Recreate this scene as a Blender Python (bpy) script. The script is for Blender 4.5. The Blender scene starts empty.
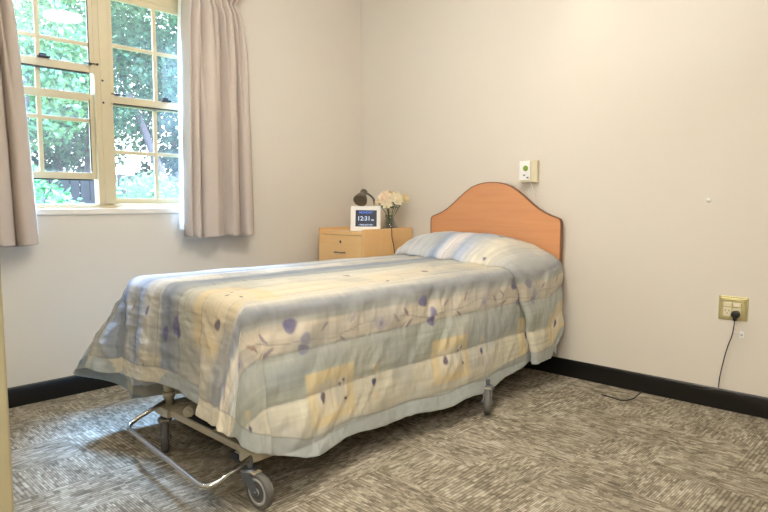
import bpy, bmesh, math, random
import numpy as np
from mathutils import Vector, Matrix
random.seed(7)
PI = math.pi
SC = bpy.context.scene
COL = SC.collection

# ------------------------------------------------------------------ helpers
def lin(c):
    return tuple(((v/255)/12.92 if v/255 <= .04045 else ((v/255+.055)/1.055)**2.4) for v in c) + (1.0,)

class NT:
    """small node-tree helper"""
    def __init__(s, name):
        s.m = bpy.data.materials.new(name); s.m.use_nodes = True
        s.t = s.m.node_tree; s.t.nodes.clear()
        s.out = s.t.nodes.new('ShaderNodeOutputMaterial')
    def n(s, typ, **kw):
        nd = s.t.nodes.new(typ)
        for k, v in kw.items(): setattr(nd, k, v)
        return nd
    def l(s, a, b): s.t.links.new(a, b)
    def put(s, sock, v):
        if isinstance(v, bpy.types.NodeSocket): s.l(v, sock)
        else: sock.default_value = v
    def math(s, op, a, b=0.0, c=0.0):
        nd = s.n('ShaderNodeMath', operation=op)
        s.put(nd.inputs[0], a); s.put(nd.inputs[1], b); s.put(nd.inputs[2], c)
        return nd.outputs[0]
    def mixc(s, f, a, b, blend='MIX'):
        nd = s.n('ShaderNodeMix', data_type='RGBA', blend_type=blend)
        s.put(nd.inputs[0], f); s.put(nd.inputs[6], a); s.put(nd.inputs[7], b)
        return nd.outputs[2]
    def ramp(s, f, stops, interp='LINEAR'):
        nd = s.n('ShaderNodeValToRGB'); cr = nd.color_ramp; cr.interpolation = interp
        while len(cr.elements) < len(stops): cr.elements.new(.5)
        for e, (p, c) in zip(cr.elements, stops): e.position = p; e.color = c
        s.put(nd.inputs[0], f); return nd.outputs[0]
    def noise(s, vec, scale, detail=2, rough=.5):
        nd = s.n('ShaderNodeTexNoise'); nd.inputs['Scale'].default_value = scale
        nd.inputs['Detail'].default_value = detail; nd.inputs['Roughness'].default_value = rough
        if vec is not None: s.l(vec, nd.inputs['Vector'])
        return nd.outputs['Fac']
    def mapping(s, vec, scale=(1,1,1), rot=(0,0,0)):
        nd = s.n('ShaderNodeMapping'); nd.inputs['Scale'].default_value = scale; nd.inputs['Rotation'].default_value = rot
        s.l(vec, nd.inputs['Vector']); return nd.outputs[0]
    def obj(s): return s.n('ShaderNodeTexCoord').outputs['Object']
    def bump(s, h, strength=.2, dist=.01):
        nd = s.n('ShaderNodeBump'); nd.inputs['Strength'].default_value = strength; nd.inputs['Distance'].default_value = dist
        s.l(h, nd.inputs['Height']); return nd.outputs[0]
    def bsdf(s, color, rough=.5, metal=0.0, normal=None, spec=.5, **kw):
        b = s.n('ShaderNodeBsdfPrincipled')
        s.put(b.inputs['Base Color'], color); s.put(b.inputs['Roughness'], rough); s.put(b.inputs['Metallic'], metal)
        b.inputs['Specular IOR Level'].default_value = spec
        if normal is not None: s.l(normal, b.inputs['Normal'])
        for k, v in kw.items(): s.put(b.inputs[k], v)
        return b.outputs[0]
    def done(s, sh): s.l(sh, s.out.inputs[0]); return s.m

def plain(name, rgb, rough=.5, metal=0., var=.06, scale=30, spec=.5, bump=0., **kw):
    t = NT(name); o = t.obj(); c = lin(rgb)
    n = t.noise(o, scale, 3)
    d = tuple(max(0, x*(1-var)) for x in c[:3])+(1,); e = tuple(min(1, x*(1+var)) for x in c[:3])+(1,)
    col = t.mixc(n, d, e)
    nm = t.bump(n, bump, .004) if bump else None
    return t.done(t.bsdf(col, rough, metal, nm, spec, **kw))

class MB:
    """collects shapes into ONE mesh object"""
    def __init__(s): s.v = []; s.f = []; s.mi = []; s.sm = []
    def add(s, vs, fs, mi=0, smooth=False):
        b = len(s.v); s.v += [tuple(v) for v in vs]
        for f in fs: s.f.append(tuple(i+b for i in f)); s.mi.append(mi); s.sm.append(smooth)
    def box(s, lo, hi, mi=0, M=None):
        x0,y0,z0 = lo; x1,y1,z1 = hi
        vs = [Vector(p) for p in ((x0,y0,z0),(x1,y0,z0),(x1,y1,z0),(x0,y1,z0),(x0,y0,z1),(x1,y0,z1),(x1,y1,z1),(x0,y1,z1))]
        if M is not None: vs = [M @ v for v in vs]
        s.add(vs, [(0,3,2,1),(4,5,6,7),(0,1,5,4),(1,2,6,5),(2,3,7,6),(3,0,4,7)], mi)
    def tube(s, pts, r, seg=10, mi=0, caps=True, radii=None):
        pts = [Vector(p) for p in pts]; n = len(pts); rings = []
        up = None
        for i, p in enumerate(pts):
            d = (pts[min(i+1,n-1)] - pts[max(i-1,0)]).normalized()
            if up is None:
                up = Vector((0,0,1)) if abs(d.z) < .9 else Vector((1,0,0))
            a = d.cross(up)
            if a.length < 1e-6: a = d.orthogonal()
            a.normalize(); b = d.cross(a).normalized(); up = -b if False else up
            up = b.cross(d) if False else up
            rr = radii[i] if radii else r
            rings.append([p + a*math.cos(2*PI*k/seg)*rr + b*math.sin(2*PI*k/seg)*rr for k in range(seg)])
        vs = [v for R in rings for v in R]; fs = []
        for i in range(n-1):
            for k in range(seg):
                k2 = (k+1) % seg
                fs.append((i*seg+k, i*seg+k2, (i+1)*seg+k2, (i+1)*seg+k))
        s.add(vs, fs, mi, True)
        if caps:
            s.add(rings[0], [tuple(range(seg))], mi); s.add(rings[-1], [tuple(reversed(range(seg)))], mi)
    def lathe(s, prof, seg=24, M=None, mi=0, smooth=True):
        vs = []; fs = []
        for (r, z) in prof:
            for k in range(seg):
                a = 2*PI*k/seg; v = Vector((r*math.cos(a), r*math.sin(a), z))
                vs.append(M @ v if M is not None else v)
        for i in range(len(prof)-1):
            for k in range(seg):
                k2 = (k+1) % seg
                fs.append((i*seg+k, i*seg+k2, (i+1)*seg+k2, (i+1)*seg+k))
        s.add(vs, fs, mi, smooth)
        for idx, rev in ((0, True), (len(prof)-1, False)):
            if prof[idx][0] > 1e-4:
                ring = list(range(idx*seg, idx*seg+seg))
                s.add([vs[i] for i in ring], [tuple(reversed(range(seg))) if rev else tuple(range(seg))], mi)
    def prism(s, outline, d0, d1, axis='y', mi=0):
        def P(a, b, d): return {'y': (a, d, b), 'x': (d, a, b), 'z': (a, b, d)}[axis]
        n = len(outline)
        vs = [P(a, b, d0) for a, b in outline] + [P(a, b, d1) for a, b in outline]
        s.add(vs, [tuple(range(n)), tuple(reversed(range(n, 2*n)))] + [(i, i+n, (i+1) % n + n, (i+1) % n) for i in range(n)], mi)
    def ball(s, c, r, seg=12, rings=8, mi=0, scale=(1,1,1)):
        vs = []; fs = []
        for i in range(rings+1):
            th = PI*i/rings
            for k in range(seg):
                ph = 2*PI*k/seg
                vs.append((c[0]+r*scale[0]*math.sin(th)*math.cos(ph), c[1]+r*scale[1]*math.sin(th)*math.sin(ph), c[2]+r*scale[2]*math.cos(th)))
        for i in range(rings):
            for k in range(seg):
                k2 = (k+1) % seg
                fs.append((i*seg+k, (i+1)*seg+k, (i+1)*seg+k2, i*seg+k2))
        s.add(vs, fs, mi, True)
    def build(s, name, mats, parent=None, bevel=0., fix=True, loc=None, rot=None):
        me = bpy.data.meshes.new(name); me.from_pydata(s.v, [], s.f)
        if not isinstance(mats, (list, tuple)): mats = [mats]
        for m in mats: me.materials.append(m)
        for p, mi, sm in zip(me.polygons, s.mi, s.sm): p.material_index = mi; p.use_smooth = sm
        if fix:
            bm = bmesh.new(); bm.from_mesh(me)
            bmesh.ops.remove_doubles(bm, verts=bm.verts, dist=1e-5)
            bmesh.ops.recalc_face_normals(bm, faces=bm.faces); bm.to_mesh(me); bm.free()
        o = bpy.data.objects.new(name, me); COL.objects.link(o)
        if parent: o.parent = parent
        if loc is not None: o.location = loc
        if rot is not None: o.rotation_euler = rot
        if bevel:
            b = o.modifiers.new('edge', 'BEVEL'); b.width = bevel; b.segments = 2; b.limit_method = 'ANGLE'; b.angle_limit = .6
        return o

def tag(o, label=None, cat=None, group=None, kind=None):
    if label: o['label'] = label
    if cat: o['category'] = cat
    if group: o['group'] = group
    if kind: o['kind'] = kind
    return o
def thing(name, label, cat, loc=(0,0,0), rotz=0, group=None):
    o = bpy.data.objects.new(name, None); COL.objects.link(o)
    o.location = loc; o.rotation_euler = (0,0,rotz); o.empty_display_size = .1
    return tag(o, label, cat, group)
def struct(name, mb, mat, bevel=0, parent=None):
    o = mb.build(name, mat, parent, bevel)
    if parent is None: tag(o, kind='structure')
    return o
def copy_tree(o, parent=None):
    c = o.copy(); COL.objects.link(c)
    if parent: c.parent = parent
    for ch in list(o.children): copy_tree(ch, c)
    return c
def text_mesh(body, size, mat, parent, name, loc, align='CENTER', bold=0.0, M=None):
    cu = bpy.data.curves.new(name, 'FONT'); cu.body = body; cu.size = size; cu.align_x = align; cu.align_y = 'CENTER'
    cu.offset = bold; cu.extrude = .0004
    tmp = bpy.data.objects.new(name, cu); COL.objects.link(tmp)
    dg = bpy.context.evaluated_depsgraph_get(); dg.update()
    me = bpy.data.meshes.new_from_object(tmp.evaluated_get(dg))
    bpy.data.objects.remove(tmp); me.materials.clear(); me.materials.append(mat)
    o = bpy.data.objects.new(name, me); COL.objects.link(o); o.parent = parent
    o.location = loc; o.rotation_euler = (PI/2, 0, 0)
    return o
def arc_pts(p0, p1, p2, n=8):
    """rounded corner at p1 between p0 and p2 (quadratic)"""
    p0, p1, p2 = Vector(p0), Vector(p1), Vector(p2)
    return [(1-t)**2*p0 + 2*t*(1-t)*p1 + t*t*p2 for t in [i/n for i in range(n+1)]]
def spline(pts, n=8):
    P = [Vector(p) for p in pts]; P = [2*P[0]-P[1]] + P + [2*P[-1]-P[-2]]; out = []
    for i in range(1, len(P)-2):
        for k in range(n):
            t = k/n
            out.append(.5*((2*P[i]) + (-P[i-1]+P[i+1])*t + (2*P[i-1]-5*P[i]+4*P[i+1]-P[i+2])*t*t + (-P[i-1]+3*P[i]-3*P[i+1]+P[i+2])*t**3))
    out.append(P[-2]); return out

# numpy value noise (smooth, 2D)
_rs = np.random.RandomState(3); _tab = _rs.rand(256, 256)
def vnoise(x, y):
    x = np.asarray(x, float); y = np.asarray(y, float)
    xi = np.floor(x).astype(int); yi = np.floor(y).astype(int); fx = x-xi; fy = y-yi
    fx = fx*fx*(3-2*fx); fy = fy*fy*(3-2*fy)
    g = lambda a, b: _tab[a % 256, b % 256]
    return (g(xi,yi)*(1-fx)+g(xi+1,yi)*fx)*(1-fy) + (g(xi,yi+1)*(1-fx)+g(xi+1,yi+1)*fx)*fy*1.0
def fnoise(x, y): return vnoise(x, y)*.6 + vnoise(x*2.1+17, y*2.1+5)*.28 + vnoise(x*4.3+7, y*4.3+31)*.12
def sstep(a, b, x):
    t = np.clip((x-a)/(b-a), 0, 1); return t*t*(3-2*t)

# ------------------------------------------------------------------ camera
F_PX = 607.0; TH = math.atan(54/607.0); AZ = math.radians(43.87)
cam = bpy.data.cameras.new('camera'); cam.sensor_width = 36; cam.lens = 36*F_PX/768; cam.clip_start = .02
co = bpy.data.objects.new('camera', cam); COL.objects.link(co)
co.location = (3.48299, -3.36614, 1.05); co.rotation_euler = (PI/2 - TH, 0, AZ)
SC.camera = co

# ------------------------------------------------------------------ materials
def wall_material(name, rgb):
    t = NT(name); o = t.obj()
    n = t.noise(o, 1.3, 3); f = t.noise(o, 90, 3)
    c = lin(rgb); d = tuple(x*.97 for x in c[:3])+(1,)
    return t.done(t.bsdf(t.mixc(n, d, c), .42, 0, t.bump(f, .05, .003), .35))
M_WALL = wall_material('wall_paint', (220, 213, 201))
M_CEIL = wall_material('ceiling_paint', (240, 236, 226))
M_SILL = plain('sill_paint', (236, 230, 218), .4, var=.02)
M_WIN = plain('window_aluminium', (208, 194, 160), .35, var=.03, spec=.5)
M_BLACK = plain('black_plastic', (22, 22, 24), .4)
M_RUBBER = plain('baseboard_vinyl', (15, 13, 12), .32, var=.25, scale=6)
M_JAMB = plain('door_frame_paint', (164, 154, 122), .35, var=.03)
M_BEIGE = plain('beige_powder_coat', (176, 166, 142), .38, 0.1, var=.08)
M_STEEL = plain('galvanised_steel', (122, 126, 130), .38, .8, var=.15)
M_CHROME = plain('chrome_tube', (205, 205, 202), .18, 1., var=.05)
M_TYRE = plain('grey_tyre', (92, 90, 86), .6, var=.1)
M_HUB = plain('grey_hub', (176, 178, 178), .45, var=.05)
M_DARKST = plain('dark_steel', (60, 60, 60), .45, .4)
M_WHITE = plain('white_plastic', (240, 240, 238), .35, var=.02)
M_CREAMPL = plain('cream_plastic', (214, 204, 176), .4, var=.03)
M_GREEN = plain('green_button', (120, 150, 50), .4)
M_GREY = plain('grey_mark', (120, 124, 128), .4)
M_BRASS = plain('polished_brass', (206, 196, 148), .30, .65, var=.08)
M_CLEARPL = plain('pale_switch_plastic', (226, 216, 184), .3, var=.04)
M_SHEET = plain('white_sheet', (214, 216, 222), .8, var=.03)
M_MATTR = plain('mattress_vinyl', (92, 108, 132), .55, var=.05)
M_LAMP = plain('dark_lamp_metal', (100, 95, 88), .35, .3, var=.1)
M_LAMPIN = plain('grey_reflector', (186, 182, 172), .4, .2)
M_SCREEN = plain('lcd_screen', (26, 34, 62), .3, var=.15)
def emis(name, rgb, k):
    t = NT(name); e = t.n('ShaderNodeEmission'); e.inputs[0].default_value = lin(rgb); e.inputs[1].default_value = k
    return t.done(e.outputs[0])
M_LCDW = emis('lcd_white', (214, 230, 255), 1.0)
M_LCDB = emis('lcd_blue', (110, 150, 245), .9)
M_DIFF = emis('lamp_diffuser', (255, 240, 214), 9.0)

def wood(name, a, b, axis=0, scale=1.):
    t = NT(name); o = t.obj()
    sc = [26, 26, 26]; sc[axis] = 1.6
    v = t.mapping(o, tuple(x*scale for x in sc))
    n = t.noise(v, 1.6, 5, .6); f = t.noise(t.mapping(o, tuple(x*6*scale for x in sc)), 1.5, 2)
    c = t.mixc(t.math('ADD', t.math('MULTIPLY', n, .8), t.math('MULTIPLY', f, .2)), lin(a), lin(b))
    return t.done(t.bsdf(c, .38, 0, None, .4))
M_HEADB = wood('orange_beech', (194, 132, 90), (218, 160, 114), 0)
M_CAB = wood('cabinet_beech', (228, 184, 126), (240, 204, 150), 0)
M_CABS = wood('cabinet_beech_side', (226, 180, 122), (238, 200, 146), 2)
M_EDGE = plain('headboard_edging', (128, 82, 46), .45, var=.1)

def carpet_material():
    t = NT('carpet_tiles')
    p = t.n('ShaderNodeNewGeometry').outputs['Position']
    sp = t.n('ShaderNodeSeparateXYZ'); t.l(p, sp.inputs[0]); x, y = sp.outputs[0], sp.outputs[1]
    A = lambda a, b: t.math('ADD', a, b)
    Mu = lambda a, b: t.math('MULTIPLY', a, b)
    Su = lambda a, b: t.math('SUBTRACT', a, b)
    Fl = lambda a: t.math('FLOOR', a)
    Di = lambda a, b: t.math('DIVIDE', a, b)
    def wn(a, b, c):
        cx = t.n('ShaderNodeCombineXYZ'); t.put(cx.inputs[0], a); t.put(cx.inputs[1], b); t.put(cx.inputs[2], c)
        w = t.n('ShaderNodeTexWhiteNoise', noise_dimensions='3D'); t.l(cx.outputs[0], w.inputs[0]); return w.outputs[0]
    T = .25
    ix = Fl(Di(A(x, .13), T)); iy = Fl(Di(A(y, .21), T))
    bx = Fl(Mu(ix, .5)); by = Fl(Mu(iy, .5))
    big = t.math('MODULO', t.math('ABSOLUTE', A(bx, by)), 2.0)                    # quarter-turned half metre tiles
    flip = t.math('GREATER_THAN', wn(ix, iy, 3.0), .74)                           # some quarter patches run the other way
    par = t.math('ABSOLUTE', Su(big, flip))
    pick = lambda a, b: A(Mu(a, Su(1.0, par)), Mu(b, par))
    u = pick(x, y); v = pick(y, x)
    tid = A(Mu(ix, 17.3), Mu(iy, 5.7))
    wide = t.math('GREATER_THAN', wn(ix, iy, 7.0), .45)
    W = A(.0088, Mu(wide, .0062))
    q = Di(v, W); li = Fl(q); lf = t.math('FRACT', q)
    r1 = wn(li, tid, 0.0)
    uu = A(u, Mu(r1, 2.0))
    seg = Fl(Di(uu, .055)); r2 = wn(li, seg, tid)
    dash = wn(li, Fl(Di(uu, .024)), A(tid, .5))                                    # short loops of yarn
    rope = t.math('SINE', A(Mu(uu, 2*PI/.017), Mu(lf, 3.0)))
    thread = Su(1.0, Mu(t.math('ABSOLUTE', Su(lf, .5)), 2.0))                      # 1 on the yarn, 0 in the gap
    thread = t.math('SMOOTH_MIN', Mu(thread, 1.7), 1.0, .3)
    blk = t.noise(p, 7.0, 2, .55)
    fine = t.noise(p, 430, 2, .8)
    val = A(Mu(thread, .27), Mu(r2, .26))
    val = A(val, Mu(Su(dash, .5), .34))
    val = A(val, Mu(Su(blk, .5), .55)); val = A(val, Mu(Su(fine, .5), .8)); val = A(val, .10)
    c = t.ramp(val, [(.05, lin((88, 80, 68))), (.30, lin((126, 117, 101))), (.55, lin((158, 149, 131))), (.85, lin((196, 188, 170)))])
    b = t.bump(A(Mu(thread, .6), fine), .5, .004)
    return t.done(t.bsdf(c, .95, 0, b, .15))
M_CARPET = carpet_material()

def quilt_material():
    t = NT('quilt_print'); at = t.n('ShaderNodeVertexColor'); at.layer_name = 'print'
    o = t.obj()
    f = t.noise(o, 420, 2, .7); g = t.noise(t.mapping(o, (60, 5, 60)), 1.0, 3)
    c = t.mixc(t.math('MULTIPLY', f, .10), at.outputs[0], (0.30, .28, .25, 1))
    c = t.mixc(t.math('MULTIPLY', g, .18), c, (.62, .64, .66, 1), 'SOFT_LIGHT')
    b = t.bump(t.noise(o, 240, 3, .6), .12, .004)
    return t.done(t.bsdf(c, .85, 0, b, .2, **{'Sheen Weight': .15}))
M_QUILT = quilt_material()
M_LINING = plain('quilt_lining', (240, 241, 243), .85, var=.03)

def fabric(name, rgb, transl, trcol):
    t = NT(name); o = t.obj()
    w = t.noise(t.mapping(o, (400, 400, 120)), 1, 2)
    c = t.mixc(w, tuple(x*.92 for x in lin(rgb)[:3])+(1,), lin(rgb))
    a = t.bsdf(c, .85, 0, t.bump(w, .1, .002), .2)
    tr = t.n('ShaderNodeBsdfTranslucent'); tr.inputs[0].default_value = lin(trcol)
    mx = t.n('ShaderNodeMixShader'); mx.inputs[0].default_value = transl
    t.l(a, mx.inputs[1]); t.l(tr.outputs[0], mx.inputs[2])
    return t.done(mx.outputs[0])
M_CURT = fabric('curtain_cloth', (204, 191, 180), .08, (220, 205, 190))
M_LINE = fabric('curtain_lining', (240, 236, 230), .45, (245, 240, 235))

def glass_pane():
    t = NT('window_glass'); tr = t.n('ShaderNodeBsdfTransparent'); tr.inputs[0].default_value = (.97, .985, .98, 1)
    g = t.n('ShaderNodeBsdfGlossy'); g.inputs[1].default_value = .015; g.inputs[0].default_value = (1, 1, 1, 1)
    lw = t.n('ShaderNodeLayerWeight'); lw.inputs[0].default_value = .5
    d = t.n('ShaderNodeBsdfDiffuse'); d.inputs[0].default_value = (.9, .95, 1, 1)
    mx = t.n('ShaderNodeMixShader'); t.l(t.math('ADD', t.math('MULTIPLY', t.math('POWER', lw.outputs[1], 4.0), .8), .045), mx.inputs[0]); t.l(tr.outputs[0], mx.inputs[1]); t.l(g.outputs[0], mx.inputs[2])
    n = t.noise(t.obj(), 3, 3)
    m2 = t.n('ShaderNodeMixShader'); t.l(t.math('MULTIPLY', n, .12), m2.inputs[0]); t.l(mx.outputs[0], m2.inputs[1]); t.l(d.outputs[0], m2.inputs[2])  # pale diffuse mixed in patchily as a painted haze over the view
    return t.done(m2.outputs[0])
M_GLASS = glass_pane()
def vase_glass():
    t = NT('vase_glass'); tr = t.n('ShaderNodeBsdfTransparent'); tr.inputs[0].default_value = (.80, .82, .80, 1)
    g = t.n('ShaderNodeBsdfGlossy'); g.inputs[1].default_value = .05
    lw = t.n('ShaderNodeLayerWeight'); lw.inputs[0].default_value = .35
    mx = t.n('ShaderNodeMixShader'); t.l(lw.outputs[1], mx.inputs[0]); t.l(tr.outputs[0], mx.inputs[1]); t.l(g.outputs[0], mx.inputs[2])
    return t.done(mx.outputs[0])
M_VASE = vase_glass()
def leaf(name, a, b, transl=.4):
    t = NT(name); oi = t.n('ShaderNodeNewGeometry').outputs['Random Per Island']
    c = t.mixc(oi, lin(a), lin(b))
    df = t.bsdf(c, .5, 0, None, .4)
    tr = t.n('ShaderNodeBsdfTranslucent'); t.l(c, tr.inputs[0])
    mx = t.n('ShaderNodeMixShader'); mx.inputs[0].default_value = transl
    t.l(df, mx.inputs[1]); t.l(tr.outputs[0], mx.inputs[2]); return t.done(mx.outputs[0])

# ------------------------------------------------------------------ room shell
ZC = 2.60; XR = 4.1; YF = -3.125; TW = .14
WY0, WY1, WZ0, WZ1 = -2.60, -1.36, 1.01, 2.26      # window opening
b = MB(); b.box((-.14, -4.74, -.12), (XR+.14, .14, 0)); struct('floor', b, M_CARPET)
b = MB(); b.box((-.14, -4.74, ZC), (XR+.14, .14, ZC+.12)); struct('ceiling', b, M_CEIL)
b = MB()
b.box((-TW, -4.6, 0), (0, WY0, ZC)); b.box((-TW, WY1, 0), (0, 0, ZC)); b.box((-TW, WY0, 0), (0, WY1, WZ0)); b.box((-TW, WY0, WZ1), (0, WY1, ZC))
struct('wall_left', b, M_WALL)
b = MB(); b.box((-TW, 0, 0), (XR+TW, TW, ZC)); struct('wall_back', b, M_WALL)
b = MB(); b.box((XR, -4.6, 0), (XR+TW, 0, ZC)); struct('wall_right', b, M_WALL)
DX0, DX1 = 2.44, 3.86
b = MB(); b.box((0, YF-.12, 0), (DX0, YF, ZC)); b.box((DX1, YF-.12, 0), (XR, YF, ZC)); b.box((DX0, YF-.12, 2.15), (DX1, YF, ZC)); struct('wall_front', b, M_WALL)
b = MB(); b.box((-TW, -4.74, 0), (XR+TW, -4.6, ZC)); struct('wall_corridor', b, M_WALL)
# door frame of the doorway the picture is taken from
d = bpy.data.objects.new('door_1', None); COL.objects.link(d); tag(d, kind='structure')
b = MB(); b.box((DX0-.055, YF-.135, 0), (DX0+.034, YF+.006, 2.19)); b.build('door_jamb', M_JAMB, d, .004)
b = MB(); b.box((DX1-.034, YF-.135, 0), (DX1+.055, YF+.006, 2.19)); b.build('door_jamb', M_JAMB, d, .004)
b = MB(); b.box((DX0+.034, YF-.135, 2.116), (DX1-.034, YF+.006, 2.19)); b.build('door_head', M_JAMB, d, .004)
# baseboards with a rounded top lip
def base_profile(mb, p0, p1, nrm):
    p0 = Vector(p0); p1 = Vector(p1); n = Vector(nrm)
    prof = [(0, 0), (.012, 0), (.012, .07), (.011, .085), (.008, .098), (.003, .104), (0, .104)]
    vs = [p0 + n*a + Vector((0,0,z)) for a, z in prof] + [p1 + n*a + Vector((0,0,z)) for a, z in prof]; k = len(prof)
    mb.add(vs, [(i, (i+1) % k, (i+1) % k+k, i+k) for i in range(k)] + [tuple(range(k)), tuple(range(2*k-1, k-1, -1))])
b = MB(); base_profile(b, (0.0, YF+.001, 0), (0.0, -.001, 0), (1, 0, 0)); struct('baseboard_left', b, M_RUBBER)
b = MB(); base_profile(b, (0.013, 0, 0), (XR-.013, 0, 0), (0, -1, 0)); struct('baseboard_back', b, M_RUBBER)
b = MB(); base_profile(b, (XR, -.001, 0), (XR, YF+.001, 0), (-1, 0, 0)); struct('baseboard_right', b, M_RUBBER)
# sill ledge
b = MB(); b.box((-TW, WY0-.001, WZ0-.03), (.012, WY1+.001, WZ0+.006)); struct('trim_1', b, M_SILL, .008)

# ------------------------------------------------------------------ window
w = bpy.data.objects.new('window_1', None); COL.objects.link(w); w.location = (-.06, -1.98, WZ0); tag(w, kind='structure')
w.location = (0, 0, 0)
X0, X1 = -.085, -.03
MC = -1.968
b = MB()
b.box((X0, WY0, WZ0+.006), (X1, WY0+.045, WZ1)); b.box((X0, WY1-.045, WZ0+.006), (X1, WY1, WZ1))
b.box((X0, WY0, 2.205), (X1, WY1, WZ1)); b.box((X0, WY0, WZ0+.006), (X1, WY1, WZ0+.03))
b.box((X0-.01, MC-.042, WZ0+.02), (X1, MC+.042, 2.22)); b.box((X1-.002, MC-.012, WZ0+.03), (X1+.006, MC+.030, 2.21))
wf = b.build('window_frame', M_WIN, w, .003)
def sash(y0, y1, z0, z1, xc, bars_y, bars_z, rt=.034, rb=.04, st=.022, name='sash'):
    m = MB(); xa, xb = xc-.014, xc+.014
    m.box((xa, y0, z0), (xb, y0+st, z1)); m.box((xa, y1-st, z0), (xb, y1, z1))
    m.box((xa+.001, y0+st, z1-rt), (xb-.001, y1-st, z1)); m.box((xa+.001, y0+st, z0), (xb-.001, y1-st, z0+rb))
    for yb in bars_y: m.box((xc-.009, yb-.011, z0+rb), (xc+.009, yb+.011, z1-rt))
    for zb in bars_z: m.box((xc-.0082, y0+st, zb-.0105), (xc+.0082, y1-st, zb+.0105))
    o = m.build(name, M_WIN, w, .002)
    g = MB(); g.box((xc-.002, y0+st-.003, z0+rb-.003), (xc+.002, y1-st+.003, z1-rt+.003)); g.build('glass_pane', M_GLASS, o)
    return o
LY0, LY1 = WY0+.045, MC-.042; RY0, RY1 = MC+.042, WY1-.045
s1 = sash(LY0, LY1, 1.755, 2.205, -.045, [-2.285], [1.905], rt=.03, rb=.042)       # left upper
s2 = sash(LY0, LY1, 1.176, 1.645, -.068, [-2.285], [1.498], rt=.042, rb=.036)      # left lower, pushed up a little
b = MB(); b.box((-.072, LY0+.02, 1.644), (-.064, LY1-.02, 1.757)); b.build('glass_pane', M_GLASS, w)
b = MB(); b.box((-.077, -2.296, 1.644), (-.059, -2.274, 1.757)); b.build('glazing_bar', M_WIN, w)
s3 = sash(RY0, RY1, 1.606, 2.205, -.045, [-1.655], [1.925], rt=.03, rb=.042)
s4 = sash(RY0, RY1, 1.036, 1.625, -.068, [-1.655], [1.335], rt=.03, rb=.036)
for (par, y1, z0, z1, xc) in ((s1, LY1, 1.755, 2.205, -.045), (s2, LY1, 1.176, 1.645, -.068)):      # dark seals
    m = MB(); m.box((xc+.006, y1-.0255, z0+.04), (xc+.0142, y1-.0215, z1-.03)); m.box((xc-.012, LY0+.022, z0-.007), (xc+.012, y1-.022, z0-.0005)); m.build('rubber_seal', M_DARKST, par)
m = MB(); m.box((-.057, RY0+.022, 1.6005), (-.033, RY1-.022, 1.6055)); m.build('rubber_seal', M_DARKST, s3)
for (yy, zz, par) in ((-2.262, 1.797, s1), (-1.60, 1.648, s3)):     # sash locks
    m = MB(); m.box((-.05, yy-.028, zz), (-.012, yy+.028, zz+.010)); m.box((-.04, yy-.02, zz+.008), (-.02, yy+.012, zz+.022)); m.build('sash_lock', M_BLACK, par, .003)
for (yy, zz, par) in ((-2.035, 1.797, s1), (-1.895, 1.648, s3)):    # little latch pins by the mullion
    m = MB(); m.tube([(-.02, yy-.030, zz+.006), (-.02, yy+.040, zz+.006)], .0035, 8); m.ball((-.02, yy+.040, zz+.006), .007, 8, 6); m.box((-.030, yy-.008, zz-.002), (-.012, yy+.008, zz+.008)); m.build('latch_pin', M_DARKST, par)
m = MB()
for zz in (1.72, 1.60): m.tube([(X1+.004, MC-.002, zz), (X1+.009, MC-.002, zz)], .006, 8)
m.build('screw', M_DARKST, wf)

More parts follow.
